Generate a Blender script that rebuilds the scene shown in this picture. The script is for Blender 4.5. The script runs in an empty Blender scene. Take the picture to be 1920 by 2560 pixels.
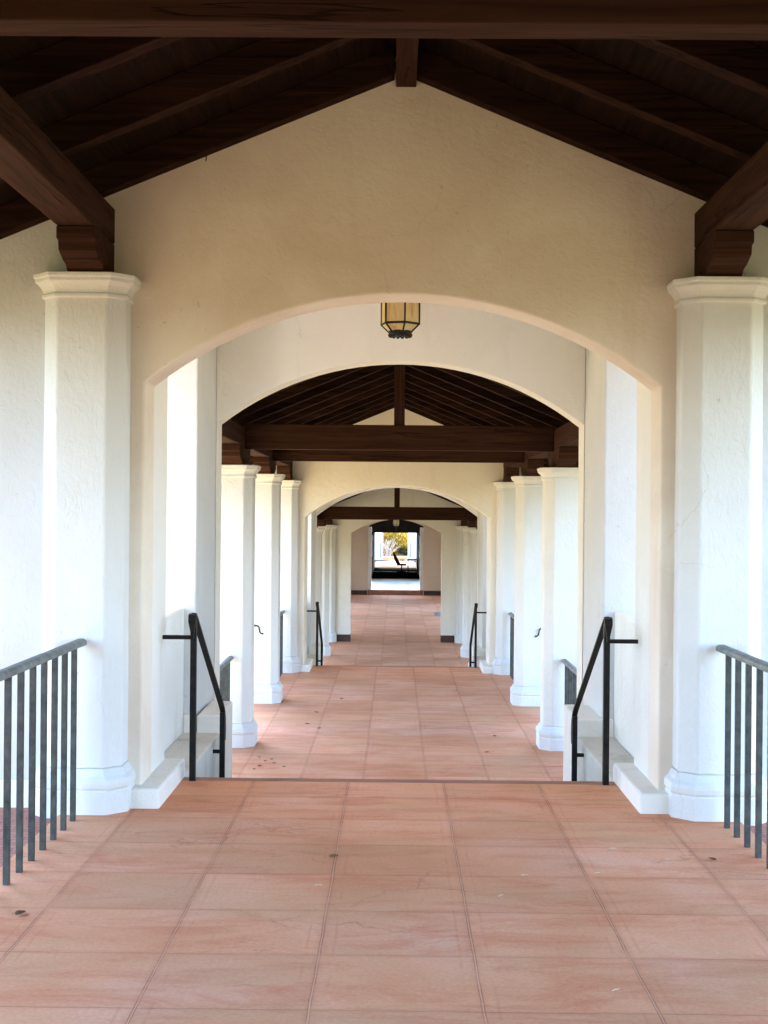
import bpy, bmesh, math, random
from mathutils import Vector, Matrix, Euler
R = math.radians
random.seed(7)
scene = bpy.context.scene
C = scene.collection

# ---------------------------------------------------------------- camera
cam_d = bpy.data.cameras.new("camera")
cam = bpy.data.objects.new("camera", cam_d); C.objects.link(cam)
cam_d.sensor_fit = 'AUTO'; cam_d.sensor_width = 36.0; cam_d.lens = 48.0
cam_d.clip_start = 0.05; cam_d.clip_end = 2000
cam.location = (-0.035, 0.0, 1.6)
ROLL = 0.5
cam.rotation_mode = 'QUATERNION'
q = Euler((R(90.03), 0, R(0.47)), 'XYZ').to_quaternion() @ Euler((0, 0, R(ROLL)), 'XYZ').to_quaternion()
cam.rotation_quaternion = q
scene.camera = cam

# ---------------------------------------------------------------- sky, sun, exposure
SUN_EL, SUN_AZ = 44.0, -10.0          # azimuth measured from +Y (down the corridor) towards +X
w = bpy.data.worlds.new("World"); scene.world = w; w.use_nodes = True
nt = w.node_tree
sky = nt.nodes.new("ShaderNodeTexSky"); sky.sky_type = 'NISHITA'; sky.sun_disc = False
sky.ozone_density = 2.0; sky.dust_density = 1.1; sky.air_density = 1.0
sky.sun_elevation = R(SUN_EL); sky.sun_rotation = R(SUN_AZ)
nt.links.new(sky.outputs[0], nt.nodes["Background"].inputs[0])
nt.nodes["Background"].inputs[1].default_value = 0.15
sl = bpy.data.lights.new("sun", 'SUN'); so = bpy.data.objects.new("sun", sl); C.objects.link(so)
sl.energy = 4.0; sl.angle = R(0.5); sl.color = (1.0, 0.93, 0.82)
sd = Vector((math.sin(R(SUN_AZ)) * math.cos(R(SUN_EL)), math.cos(R(SUN_AZ)) * math.cos(R(SUN_EL)), math.sin(R(SUN_EL))))
so.rotation_euler = sd.to_track_quat('Z', 'Y').to_euler()
so.location = (-6, 60, 40)
scene.view_settings.view_transform = 'Standard'; scene.view_settings.look = 'None'
scene.view_settings.gamma = 1.0; scene.view_settings.exposure = 3.6
scene.render.engine = 'CYCLES'
cy = scene.cycles
cy.max_bounces = 14; cy.diffuse_bounces = 10; cy.glossy_bounces = 4; cy.transmission_bounces = 6
cy.sample_clamp_indirect = 8.0
cy.caustics_reflective = False; cy.caustics_refractive = False

# ---------------------------------------------------------------- materials
def mat(name):
    m = bpy.data.materials.new(name); m.use_nodes = True
    n = m.node_tree; b = n.nodes["Principled BSDF"]
    return m, n, b
def N(n, t, **kw):
    nd = n.nodes.new(t)
    for k, v in kw.items(): setattr(nd, k, v)
    return nd
def ramp(n, fac, stops):
    r = N(n, "ShaderNodeValToRGB")
    els = r.color_ramp.elements
    while len(els) < len(stops): els.new(0.5)
    for e, (p, c) in zip(els, stops):
        e.position = p; e.color = (*c, 1) if len(c) == 3 else c
    n.links.new(fac, r.inputs[0]); return r.outputs[0]
def coords(n, scale=(1, 1, 1), loc=(0, 0, 0)):
    tc = N(n, "ShaderNodeNewGeometry"); mp = N(n, "ShaderNodeMapping")
    mp.inputs["Scale"].default_value = scale; mp.inputs["Location"].default_value = loc
    n.links.new(tc.outputs["Position"], mp.inputs[0]); return mp.outputs[0]
def noise(n, vec, scale, detail=4, rough=0.55, dist=0.0):
    t = N(n, "ShaderNodeTexNoise"); t.inputs["Scale"].default_value = scale
    t.inputs["Detail"].default_value = detail; t.inputs["Roughness"].default_value = rough
    t.inputs["Distortion"].default_value = dist
    n.links.new(vec, t.inputs["Vector"]); return t.outputs["Fac"]
def mathn(n, op, a, b=None, clamp=False):
    m = N(n, "ShaderNodeMath"); m.operation = op; m.use_clamp = clamp
    for i, v in enumerate((a, b)):
        if v is None: continue
        if isinstance(v, (int, float)): m.inputs[i].default_value = v
        else: n.links.new(v, m.inputs[i])
    return m.outputs[0]
def mixc(n, fac, a, b, mode='MIX'):
    m = N(n, "ShaderNodeMix"); m.data_type = 'RGBA'; m.blend_type = mode
    for i, v in ((0, fac), (6, a), (7, b)):
        if isinstance(v, (int, float)): m.inputs[i].default_value = v
        elif isinstance(v, tuple): m.inputs[i].default_value = (*v, 1)
        else: n.links.new(v, m.inputs[i])
    return m.outputs[2]
def bump(n, b, h, strength, dist):
    bp = N(n, "ShaderNodeBump"); bp.inputs["Strength"].default_value = strength
    bp.inputs["Distance"].default_value = dist
    n.links.new(h, bp.inputs["Height"]); n.links.new(bp.outputs[0], b.inputs["Normal"])

def plaster(name, c1, c2, stain=(0.55, 0.47, 0.36), stain_amt=0.25, rough=0.85, bs=0.45, vz=1.35):
    m, n, b = mat(name)
    v = coords(n)
    big = noise(n, v, 1.1, 5, 0.6, 0.6)
    col = mixc(n, ramp(n, big, [(0.35, (0, 0, 0)), (0.7, (1, 1, 1))]), c1, c2)
    vs = coords(n, (3.0, 3.0, 0.55), (3, 7, 1))
    st = noise(n, vs, 1.3, 6, 0.65, 0.4)
    stf = mathn(n, 'MULTIPLY', ramp(n, st, [(0.56, (0, 0, 0)), (0.8, (1, 1, 1))]), stain_amt)
    col = mixc(n, stf, col, stain)
    fl = noise(n, v, 22, 2, 0.5)
    fleck = mathn(n, 'MULTIPLY', ramp(n, fl, [(0.745, (0, 0, 0)), (0.77, (1, 1, 1))]), 0.3)
    col = mixc(n, fleck, col, (0.35, 0.3, 0.25))
    vo = N(n, "ShaderNodeTexVoronoi"); vo.feature = 'DISTANCE_TO_EDGE'; vo.inputs["Scale"].default_value = 1.1
    nv = N(n, "ShaderNodeTexNoise"); nv.inputs["Scale"].default_value = 3.0; nv.inputs["Detail"].default_value = 6
    n.links.new(v, nv.inputs["Vector"])
    va = N(n, "ShaderNodeVectorMath"); va.operation = 'MULTIPLY_ADD'; va.inputs[1].default_value = (0.35, 0.35, 0.35)
    n.links.new(nv.outputs["Color"], va.inputs[0]); n.links.new(v, va.inputs[2]); n.links.new(va.outputs[0], vo.inputs["Vector"])
    cm = ramp(n, noise(n, coords(n, (1, 1, 1), (13, 4, 21)), 0.8, 2), [(0.57, (0, 0, 0)), (0.63, (1, 1, 1))])
    ck = mathn(n, 'MULTIPLY', ramp(n, vo.outputs["Distance"], [(0.0, (1, 1, 1)), (0.004, (0, 0, 0))]), cm)
    col = mixc(n, mathn(n, 'MULTIPLY', ck, 0.3), col, (0.3, 0.25, 0.2))
    n.links.new(col, b.inputs["Base Color"]); b.inputs["Roughness"].default_value = rough
    b.inputs["Specular IOR Level"].default_value = 0.25
    vt = coords(n, (1.0, 1.0, vz))
    h1 = noise(n, vt, 26, 5, 0.6, 1.2); h2 = noise(n, v, 7, 3, 0.5, 0.5); h3 = noise(n, v, 110, 2, 0.5)
    h = mathn(n, 'ADD', mathn(n, 'MULTIPLY', h1, 0.6), mathn(n, 'ADD', mathn(n, 'MULTIPLY', h2, 0.9), mathn(n, 'MULTIPLY', h3, 0.12)))
    bump(n, b, h, bs, 0.02)
    return m
M = {}
M['plaster'] = plaster('white_plaster', (0.78, 0.755, 0.70), (0.83, 0.81, 0.77))
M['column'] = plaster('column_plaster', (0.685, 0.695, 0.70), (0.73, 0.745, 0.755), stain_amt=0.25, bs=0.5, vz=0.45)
M['gable'] = plaster('bounce_lit_plaster', (0.72, 0.61, 0.51), (0.83, 0.76, 0.67), stain=(0.66, 0.52, 0.40), stain_amt=0.45, bs=0.25)  # same white plaster as outside, warm bounced light put into its colour
M['bounce_pale'] = plaster('pale_bounce_plaster', (0.80, 0.74, 0.63), (0.83, 0.78, 0.69))  # white plaster, its colour tinted with warm floor bounce
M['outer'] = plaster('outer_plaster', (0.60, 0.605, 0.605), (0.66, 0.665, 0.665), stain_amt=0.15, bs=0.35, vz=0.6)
M['plinth'] = plaster('plinth_plaster', (0.80, 0.78, 0.73), (0.84, 0.82, 0.78), stain=(0.4, 0.36, 0.3), stain_amt=0.4)
M['ledge'] = plaster('weathered_ledge', (0.55, 0.53, 0.48), (0.66, 0.64, 0.58), stain=(0.25, 0.23, 0.19), stain_amt=0.8, bs=0.6)
M['pink'] = plaster('tan_plaster', (0.76, 0.59, 0.44), (0.79, 0.63, 0.48), stain_amt=0.1)

def wood(name, axis, c1=(0.022, 0.0095, 0.0065), c2=(0.062, 0.027, 0.017)):
    m, n, b = mat(name)
    sc = {'x': (0.5, 9, 9), 'y': (9, 0.5, 9), 'z': (9, 9, 0.5)}[axis]
    v = coords(n, sc)
    g = noise(n, v, 2.2, 7, 0.62, 1.0)
    col = ramp(n, g, [(0.3, c1), (0.72, c2)])
    sc2 = {'x': (0.22, 5, 5), 'y': (5, 0.22, 5), 'z': (5, 5, 0.22)}[axis]
    v2 = coords(n, sc2, (2, 5, 9))
    k = noise(n, v2, 2.0, 3, 0.5, 0.4)
    d = mathn(n, 'ABSOLUTE', mathn(n, 'SUBTRACT', k, 0.56))
    crack = ramp(n, d, [(0.0, (1, 1, 1)), (0.012, (0, 0, 0))])
    col = mixc(n, mathn(n, 'MULTIPLY', crack, 0.75), col, (0.008, 0.004, 0.003))
    v3 = coords(n, {'x': (0.7, 3, 3), 'y': (3, 0.7, 3), 'z': (3, 3, 0.7)}[axis], (9, 1, 4))
    kn = ramp(n, noise(n, v3, 3.0, 2, 0.5, 1.5), [(0.68, (0, 0, 0)), (0.74, (1, 1, 1))])
    col = mixc(n, mathn(n, 'MULTIPLY', kn, 0.5), col, (0.02, 0.009, 0.006))
    n.links.new(col, b.inputs["Base Color"]); b.inputs["Roughness"].default_value = 0.85
    b.inputs["Specular IOR Level"].default_value = 0.06
    h = mathn(n, 'SUBTRACT', mathn(n, 'MULTIPLY', g, 0.5), crack)
    bump(n, b, h, 0.35, 0.008)
    return m
for a in 'xyz': M['wood_' + a] = wood('dark_wood_' + a, a)
M['deck'] = wood('roof_boards', 'y', (0.005, 0.0022, 0.0015), (0.020, 0.008, 0.005))
M['rafter'] = wood('rafter_wood', 'x', (0.008, 0.0035, 0.0025), (0.040, 0.0165, 0.010))

def floor_mat(name, yoff):
    m, n, b = mat(name)
    g = N(n, "ShaderNodeNewGeometry"); sp = N(n, "ShaderNodeSeparateXYZ")
    v = coords(n)
    wob = noise(n, v, 3.0, 3, 0.6)
    wob2 = noise(n, coords(n, (1, 1, 1), (11, 5, 0)), 3.0, 3, 0.6)
    n.links.new(g.outputs["Position"], sp.inputs[0])
    X = mathn(n, 'ADD', sp.outputs[0], mathn(n, 'MULTIPLY', mathn(n, 'SUBTRACT', wob, 0.5), 0.012))
    Y = mathn(n, 'ADD', sp.outputs[1], mathn(n, 'MULTIPLY', mathn(n, 'SUBTRACT', wob2, 0.5), 0.016))
    fx = mathn(n, 'DIVIDE', mathn(n, 'ADD', X, 0.297), 0.5615)
    fy = mathn(n, 'DIVIDE', mathn(n, 'SUBTRACT', Y, yoff), 0.5465)
    fx = mathn(n, 'MINIMUM', mathn(n, 'MAXIMUM', fx, -2.45), 3.45)       # no joints past the border strip
    dx = mathn(n, 'MULTIPLY', mathn(n, 'ABSOLUTE', mathn(n, 'SUBTRACT', fx, mathn(n, 'ROUND', fx))), 0.5615)
    dy = mathn(n, 'MULTIPLY', mathn(n, 'ABSOLUTE', mathn(n, 'SUBTRACT', fy, mathn(n, 'ROUND', fy))), 0.5465)
    # per tile tone
    cx = mathn(n, 'FLOOR', fx); cyy = mathn(n, 'FLOOR', fy)
    cmb = N(n, "ShaderNodeCombineXYZ"); n.links.new(cx, cmb.inputs[0]); n.links.new(cyy, cmb.inputs[1])
    wn = N(n, "ShaderNodeTexWhiteNoise"); wn.noise_dimensions = '3D'; n.links.new(cmb.outputs[0], wn.inputs["Vector"])
    vx = coords(n, (0.55, 1.7, 1), (4, 9, 2))
    big = noise(n, v, 0.9, 5, 0.6, 0.5); med = noise(n, vx, 3.2, 8, 0.72, 0.5)
    base = ramp(n, big, [(0.30, (0.65, 0.275, 0.14)), (0.5, (0.73, 0.34, 0.19)), (0.70, (0.76, 0.395, 0.27))])
    red = mathn(n, 'MULTIPLY', ramp(n, med, [(0.48, (0, 0, 0)), (0.66, (1, 1, 1))]), 0.68)
    base = mixc(n, red, base, (0.60, 0.19, 0.09))
    tan = noise(n, coords(n, (0.7, 1.3, 1), (17, 3, 8)), 1.6, 6, 0.65, 0.4)
    base = mixc(n, mathn(n, 'MULTIPLY', ramp(n, tan, [(0.48, (0, 0, 0)), (0.68, (1, 1, 1))]), 0.55), base, (0.60, 0.34, 0.18))
    tone = ramp(n, wn.outputs["Value"], [(0, (0.88, 0.86, 0.84)), (1, (1.08, 1.08, 1.09))])
    base = mixc(n, 0.8, base, tone, 'MULTIPLY')
    fine = noise(n, v, 60, 3, 0.6)
    base = mixc(n, 0.30, base, ramp(n, fine, [(0.3, (0.62, 0.58, 0.54)), (0.7, (1.12, 1.1, 1.08))]), 'MULTIPLY')
    sc = noise(n, coords(n, (1.1, 3.4, 1), (1, 8, 3)), 2.6, 9, 0.78, 1.0)
    base = mixc(n, mathn(n, 'MULTIPLY', ramp(n, sc, [(0.60, (0, 0, 0)), (0.74, (1, 1, 1))]), 0.25), base, (0.76, 0.50, 0.38))
    # reddish halo by the joints and trowel marks a hand from the long joints
    rag = ramp(n, noise(n, v, 2.6, 6, 0.7), [(0.46, (0, 0, 0)), (0.56, (1, 1, 1))])
    hal = ramp(n, mathn(n, 'MINIMUM', dx, dy), [(0.0, (1, 1, 1)), (0.03, (0, 0, 0))])
    base = mixc(n, mathn(n, 'MULTIPLY', hal, mathn(n, 'MULTIPLY', med, 0.5)), base, (0.47, 0.15, 0.075))
    tm = ramp(n, dx, [(0.044, (0, 0, 0)), (0.048, (1, 1, 1)), (0.053, (1, 1, 1)), (0.058, (0, 0, 0))])
    base = mixc(n, mathn(n, 'MULTIPLY', mathn(n, 'MULTIPLY', tm, rag), 0.2), base, (0.42, 0.13, 0.065))
    # hairline cracks
    vo = N(n, "ShaderNodeTexVoronoi"); vo.feature = 'DISTANCE_TO_EDGE'; vo.inputs["Scale"].default_value = 1.5
    nv = N(n, "ShaderNodeTexNoise"); nv.inputs["Scale"].default_value = 2.5; nv.inputs["Detail"].default_value = 6
    n.links.new(v, nv.inputs["Vector"])
    va = N(n, "ShaderNodeVectorMath"); va.operation = 'MULTIPLY_ADD'
    n.links.new(nv.outputs["Color"], va.inputs[0]); va.inputs[1].default_value = (0.5, 0.5, 0); n.links.new(coords(n, (0.5, 1.5, 1)), va.inputs[2])
    n.links.new(va.outputs[0], vo.inputs["Vector"])
    cmask = ramp(n, noise(n, coords(n, (1, 1, 1), (31, 2, 2)), 0.9, 2), [(0.50, (0, 0, 0)), (0.56, (1, 1, 1))])
    ck = mathn(n, 'MULTIPLY', ramp(n, vo.outputs["Distance"], [(0.0, (1, 1, 1)), (0.006, (0, 0, 0))]), cmask)
    base = mixc(n, mathn(n, 'MULTIPLY', ck, 0.4), base, (0.24, 0.07, 0.03))
    # joints: long joints are a pale bead between two thin lines, cross joints thin and red
    jx = ramp(n, dx, [(0.0025, (0, 0, 0)), (0.0032, (1, 1, 1)), (0.0052, (1, 1, 1)), (0.0065, (0, 0, 0))])
    jy = ramp(n, dy, [(0.0008, (1, 1, 1)), (0.0035, (0, 0, 0))])
    jl = ramp(n, dx, [(0.002, (1, 1, 1)), (0.003, (0, 0, 0))])
    base = mixc(n, mathn(n, 'MULTIPLY', jl, 0.6), base, (0.74, 0.45, 0.30))
    j = mathn(n, 'MAXIMUM', jx, jy)
    jw = mathn(n, 'MULTIPLY', j, mathn(n, 'ADD', 0.35, mathn(n, 'MULTIPLY', rag, 0.35)))
    base = mixc(n, jw, base, (0.26, 0.07, 0.03))
    n.links.new(base, b.inputs["Base Color"])
    n.links.new(ramp(n, med, [(0.3, (0.6, 0.6, 0.6)), (0.7, (0.8, 0.8, 0.8))]), b.inputs["Roughness"])
    b.inputs["Specular IOR Level"].default_value = 0.12
    h = mathn(n, 'SUBTRACT', mathn(n, 'ADD', mathn(n, 'MULTIPLY', med, 0.3), mathn(n, 'MULTIPLY', fine, 0.08)), mathn(n, 'ADD', j, mathn(n, 'MULTIPLY', ck, 0.15)))
    bump(n, b, h, 0.35, 0.005)
    return m
M['floor'] = floor_mat('terracotta_floor', 4.385)
M['floor2'] = floor_mat('terracotta_floor_low', 12.9)

m, n, b = mat('nosing_clay')
v = coords(n)
n.links.new(ramp(n, noise(n, v, 5, 5, 0.65), [(0.3, (0.24, 0.10, 0.065)), (0.7, (0.36, 0.17, 0.11))]), b.inputs["Base Color"])
b.inputs["Roughness"].default_value = 0.65; M['nosing'] = m

m, n, b = mat('brick_paving')
v = coords(n, (1, 1, 1))
bt = N(n, "ShaderNodeTexBrick"); n.links.new(v, bt.inputs["Vector"])
bt.inputs["Scale"].default_value = 4.6; bt.inputs["Mortar Size"].default_value = 0.018
bt.inputs["Color1"].default_value = (0.48, 0.19, 0.13, 1); bt.inputs["Color2"].default_value = (0.40, 0.14, 0.09, 1)
bt.inputs["Mortar"].default_value = (0.2, 0.10, 0.07, 1)
n.links.new(bt.outputs["Color"], b.inputs["Base Color"]); b.inputs["Roughness"].default_value = 0.8
M['brick'] = m

def simple(name, c1, c2, rough=0.6, metal=0.0, scale=8, bs=0.15, spec=0.4):
    m, n, b = mat(name); v = coords(n)
    f = noise(n, v, scale, 5, 0.6)
    n.links.new(ramp(n, f, [(0.3, c1), (0.7, c2)]), b.inputs["Base Color"])
    b.inputs["Roughness"].default_value = rough; b.inputs["Metallic"].default_value = metal
    b.inputs["Specular IOR Level"].default_value = spec
    if bs: bump(n, b, f, bs, 0.004)
    return m
M['black'] = simple('black_iron', (0.006, 0.006, 0.0065), (0.018, 0.018, 0.019), 0.55, 0.0, 30, spec=0.2)
M['bar'] = simple('green_black_bar', (0.030, 0.034, 0.033), (0.085, 0.09, 0.085), 0.6, 0.0, 18, spec=0.25)
M['rail'] = simple('weathered_rail', (0.10, 0.115, 0.115), (0.21, 0.23, 0.225), 0.55, 0.0, 12)
M['skirt'] = simple('brown_skirting', (0.05, 0.022, 0.018), (0.08, 0.035, 0.028), 0.6)
M['bounce_ground'] = simple('warm_bounce_paving', (0.36, 0.26, 0.125), (0.46, 0.35, 0.18), 1.0, 0, 1.5, 0.2, 0.0)
M['ground'] = simple('dry_ground', (0.08, 0.072, 0.034), (0.16, 0.13, 0.066), 1.0, 0, 0.8, 0.3, 0.0)
M['concrete'] = simple('pale_concrete', (0.22, 0.24, 0.235), (0.32, 0.33, 0.32), 0.8, 0, 3)
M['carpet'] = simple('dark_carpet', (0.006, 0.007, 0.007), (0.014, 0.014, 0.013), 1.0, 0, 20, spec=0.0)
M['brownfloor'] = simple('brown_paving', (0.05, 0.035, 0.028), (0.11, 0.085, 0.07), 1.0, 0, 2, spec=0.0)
M['shadebeam'] = simple('backlit_beam', (0.0012, 0.001, 0.001), (0.003, 0.0025, 0.002), 1.0, 0, 4, 0.1, 0.0)  # dark wood seen against the light; its shade is in the near-black colour
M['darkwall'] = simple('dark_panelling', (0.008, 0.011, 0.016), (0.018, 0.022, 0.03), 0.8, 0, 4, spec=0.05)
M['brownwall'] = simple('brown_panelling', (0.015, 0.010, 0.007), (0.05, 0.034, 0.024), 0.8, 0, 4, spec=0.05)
M['mulch'] = simple('orange_mulch', (0.13, 0.055, 0.025), (0.22, 0.11, 0.055), 1.0, 0, 6, 0.4, 0.0)
M['bark'] = simple('white_bark', (0.26, 0.25, 0.22), (0.40, 0.39, 0.36), 0.8, 0, 9)
M['brownbark'] = simple('brown_bark', (0.10, 0.07, 0.045), (0.2, 0.14, 0.09), 0.9, 0, 9)
M['leafdry'] = simple('dry_leaf', (0.10, 0.045, 0.02), (0.22, 0.11, 0.05), 0.8, 0, 40, 0)
M['straw'] = simple('straw', (0.6, 0.5, 0.36), (0.75, 0.66, 0.5), 0.8, 0, 40, 0)
M['tile'] = simple('clay_roof_tile', (0.32, 0.14, 0.08), (0.45, 0.22, 0.13), 0.85, 0, 5)
M['white'] = simple('white_paint', (0.76, 0.75, 0.72), (0.82, 0.81, 0.79), 0.6, 0, 4)
M['grey'] = simple('grey_metal', (0.25, 0.26, 0.27), (0.36, 0.37, 0.38), 0.5, 0.2, 14)

m, n, b = mat('amber_glass')
v = coords(n, (12, 12, 2.5))
f = noise(n, v, 1.2, 4, 0.6, 2.2)
col = ramp(n, f, [(0.30, (0.58, 0.42, 0.17)), (0.42, (0.84, 0.70, 0.40)), (0.72, (0.92, 0.82, 0.56))])
n.links.new(col, b.inputs["Base Color"]); b.inputs["Roughness"].default_value = 0.3
tr = N(n, "ShaderNodeBsdfTranslucent"); n.links.new(col, tr.inputs[0])
mx = N(n, "ShaderNodeMixShader"); mx.inputs[0].default_value = 0.5
n.links.new(b.outputs[0], mx.inputs[1]); n.links.new(tr.outputs[0], mx.inputs[2])
n.links.new(mx.outputs[0], n.nodes["Material Output"].inputs[0]); M['amber'] = m

def leaf_mat(name, cols):
    m, n, b = mat(name); v = coords(n)
    oi = N(n, "ShaderNodeNewGeometry")
    f = oi.outputs["Random Per Island"]
    col = ramp(n, f, [(i / (len(cols) - 1), c) for i, c in enumerate(cols)])
    n.links.new(col, b.inputs["Base Color"]); b.inputs["Roughness"].default_value = 0.6
    tr = N(n, "ShaderNodeBsdfTranslucent"); n.links.new(col, tr.inputs[0])
    mx = N(n, "ShaderNodeMixShader"); mx.inputs[0].default_value = 0.5
    n.links.new(b.outputs[0], mx.inputs[1]); n.links.new(tr.outputs[0], mx.inputs[2])
    n.links.new(mx.outputs[0], n.nodes["Material Output"].inputs[0]); return m
M['gold'] = leaf_mat('golden_leaf', [(0.16, 0.075, 0.008), (0.34, 0.20, 0.018), (0.42, 0.29, 0.028), (0.24, 0.10, 0.012)])
M['olive'] = leaf_mat('yellow_green_leaf', [(0.09, 0.09, 0.014), (0.26, 0.22, 0.025), (0.38, 0.30, 0.035), (0.14, 0.13, 0.022)])
M['green'] = leaf_mat('dark_green_leaf', [(0.012, 0.02, 0.006), (0.03, 0.04, 0.01), (0.045, 0.055, 0.014)])

# ---------------------------------------------------------------- helpers
def obj(name, bm, m, parent=None, bevel=0.0, seg=2, smooth=False):
    me = bpy.data.meshes.new(name)
    bmesh.ops.recalc_face_normals(bm, faces=bm.faces)
    bm.to_mesh(me); bm.free()
    me.materials.append(M[m])
    o = bpy.data.objects.new(name, me); C.objects.link(o)
    if parent is not None: o.parent = parent
    if bevel:
        bv = o.modifiers.new("bevel", 'BEVEL'); bv.width = bevel; bv.segments = seg
        bv.limit_method = 'ANGLE'; bv.angle_limit = R(40); bv.harden_normals = False
    if smooth:
        for p in me.polygons: p.use_smooth = True
    return o
def tag(o, label=None, cat=None, group=None, kind=None):
    if label: o["label"] = label
    if cat: o["category"] = cat
    if group: o["group"] = group
    if kind: o["kind"] = kind
    return o
def thing(name, label, cat, loc=(0, 0, 0), group=None):
    o = bpy.data.objects.new(name, None); C.objects.link(o); o.location = loc
    o.empty_display_size = 0.2
    return tag(o, label, cat, group)
def struct(name, bm, m, label=None, bevel=0.0):
    o = obj(name, bm, m, None, bevel); o["kind"] = "structure"
    if label: o["label"] = label
    return o
def dup(root, loc, label=None):
    r = root.copy(); C.objects.link(r); r.location = loc
    if label: r["label"] = label
    for ch in list(root.children):
        c = ch.copy(); C.objects.link(c); c.parent = r
        for g in list(ch.children):
            d = g.copy(); C.objects.link(d); d.parent = c
    return r
def box(bm, x0, x1, y0, y1, z0, z1):
    vs = [bm.verts.new((x, y, z)) for z in (z0, z1) for y in (y0, y1) for x in (x0, x1)]
    for f in ((0, 2, 3, 1), (4, 5, 7, 6), (0, 1, 5, 4), (2, 6, 7, 3), (0, 4, 6, 2), (1, 3, 7, 5)):
        bm.faces.new([vs[i] for i in f])
    return bm
def B(*a): return box(bmesh.new(), *a)
def prism_y(pts, y0, y1):            # polygon in XZ pushed along Y
    bm = bmesh.new()
    a = [bm.verts.new((x, y0, z)) for x, z in pts]; c = [bm.verts.new((x, y1, z)) for x, z in pts]
    k = len(pts)
    bm.faces.new(a); bm.faces.new(list(reversed(c)))
    for i in range(k): bm.faces.new([a[i], c[i], c[(i + 1) % k], a[(i + 1) % k]])
    return bm
def prism_x(pts, x0, x1, bm=None):            # polygon in YZ pushed along X
    bm = bm or bmesh.new()
    a = [bm.verts.new((x0, y, z)) for y, z in pts]; c = [bm.verts.new((x1, y, z)) for y, z in pts]
    k = len(pts)
    bm.faces.new(a); bm.faces.new(list(reversed(c)))
    for i in range(k): bm.faces.new([a[i], c[i], c[(i + 1) % k], a[(i + 1) % k]])
    return bm
def loft(prof):                      # stack of chamfered squares: (z, half width, chamfer)
    bm = bmesh.new(); rings = []
    for z, a, c in prof:
        pts = [(-a + c, -a), (a - c, -a), (a, -a + c), (a, a - c), (a - c, a), (-a + c, a), (-a, a - c), (-a, -a + c)]
        rings.append([bm.verts.new((x, y, z)) for x, y in pts])
    bm.faces.new(list(reversed(rings[0]))); bm.faces.new(rings[-1])
    for r0, r1 in zip(rings, rings[1:]):
        for i in range(8): bm.faces.new([r0[i], r0[(i + 1) % 8], r1[(i + 1) % 8], r1[i]])
    return bm
def tube(bm, pts, rads, seg=8, flat=1.0, cap=True):
    pts = [Vector(p) for p in pts]; rings = []
    for i, p in enumerate(pts):
        t = (pts[min(i + 1, len(pts) - 1)] - pts[max(i - 1, 0)]).normalized()
        u = t.cross(Vector((1, 0, 0)) if abs(t.x) < 0.9 else Vector((0, 1, 0))).normalized(); vv = t.cross(u)
        r = rads[i] if isinstance(rads, (list, tuple)) else rads
        rings.append([bm.verts.new(p + u * math.cos(2 * math.pi * k / seg) * r * flat + vv * math.sin(2 * math.pi * k / seg) * r) for k in range(seg)])
    for r0, r1 in zip(rings, rings[1:]):
        for k in range(seg): bm.faces.new([r0[k], r0[(k + 1) % seg], r1[(k + 1) % seg], r1[k]])
    if cap: bm.faces.new(list(reversed(rings[0]))); bm.faces.new(rings[-1])
    return bm
def strip(bm, path, prof):           # a flat bar section (offsets in X and normal) swept on a path in YZ at fixed X
    rings = []
    for i, (x, y, z) in enumerate(path):
        a = path[max(i - 1, 0)]; c = path[min(i + 1, len(path) - 1)]
        t = Vector((0, c[1] - a[1], c[2] - a[2])).normalized(); nrm = Vector((0, -t.z, t.y))
        rings.append([bm.verts.new(Vector((x + u, y, z)) + nrm * s) for u, s in prof])
    k = len(prof)
    for r0, r1 in zip(rings, rings[1:]):
        for j in range(k): bm.faces.new([r0[j], r0[(j + 1) % k], r1[(j + 1) % k], r1[j]])
    bm.faces.new(list(reversed(rings[0]))); bm.faces.new(rings[-1]); return bm

# ---------------------------------------------------------------- main dimensions
DY, DZ = 13.0, -0.78                 # one storey module: 13 m on and 0.78 m down
YW1, YE = 7.43, 8.21                 # first arched wall, edge of the top landing
YW2 = 10.95
TW = 0.30                            # wall thickness
SL = 0.412                           # roof slope
HALF = 1.79                          # half width of floor
STH = 1.29                           # half width of stair

# ---------------------------------------------------------------- ground, floors, stairs
bm = bmesh.new()
prof = [(-90, -0.10), (8.6, -0.10), (11, -0.90), (21.4, -0.90), (24, -1.68), (51.5, -1.68), (53.2, -1.52), (120, -1.52), (400, -1.5), (1500, -1.5)]
xs = [-900, -60, -2.1, 2.1, 60, 900]
g = [[bm.verts.new((x, y, z)) for x in xs] for y, z in prof]
for i in range(len(prof) - 1):
    for j in range(len(xs) - 1): bm.faces.new([g[i][j], g[i][j + 1], g[i + 1][j + 1], g[i + 1][j]])
struct('ground', bm, 'ground', 'dry tan ground beside the corridor')
bm = bmesh.new()
tp = [(9.4, -0.336), (11, -0.87), (21.4, -0.87), (23, -1.35)]
tv = [[bm.verts.new((x, y, z)) for x in (-16, -2.7)] for y, z in tp]
for i in range(len(tp) - 1): bm.faces.new([tv[i][0], tv[i][1], tv[i + 1][1], tv[i + 1][0]])
struct('bounce_ground', bm, 'bounce_ground', 'added sandy ground left of the corridor, bounces warm light')  # unseen pale ground, added to throw warm light on the right side
def floor_slab(name, y0, y1, z, m, label):
    bm = bmesh.new(); box(bm, -HALF, HALF, y0, y1, z - 0.16, z); return struct(name, bm, m, label, 0.008)
floor_slab('upper_floor', -9, YE - 0.30, 0, 'floor', 'terracotta tiled floor of the nearest landing')
bm = bmesh.new(); box(bm, -STH - 0.06, STH + 0.06, YE - 0.30, YE - 0.11, -0.16, 0.0); struct('landing_strip', bm, 'floor', 'terracotta strip before the first step')
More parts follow.
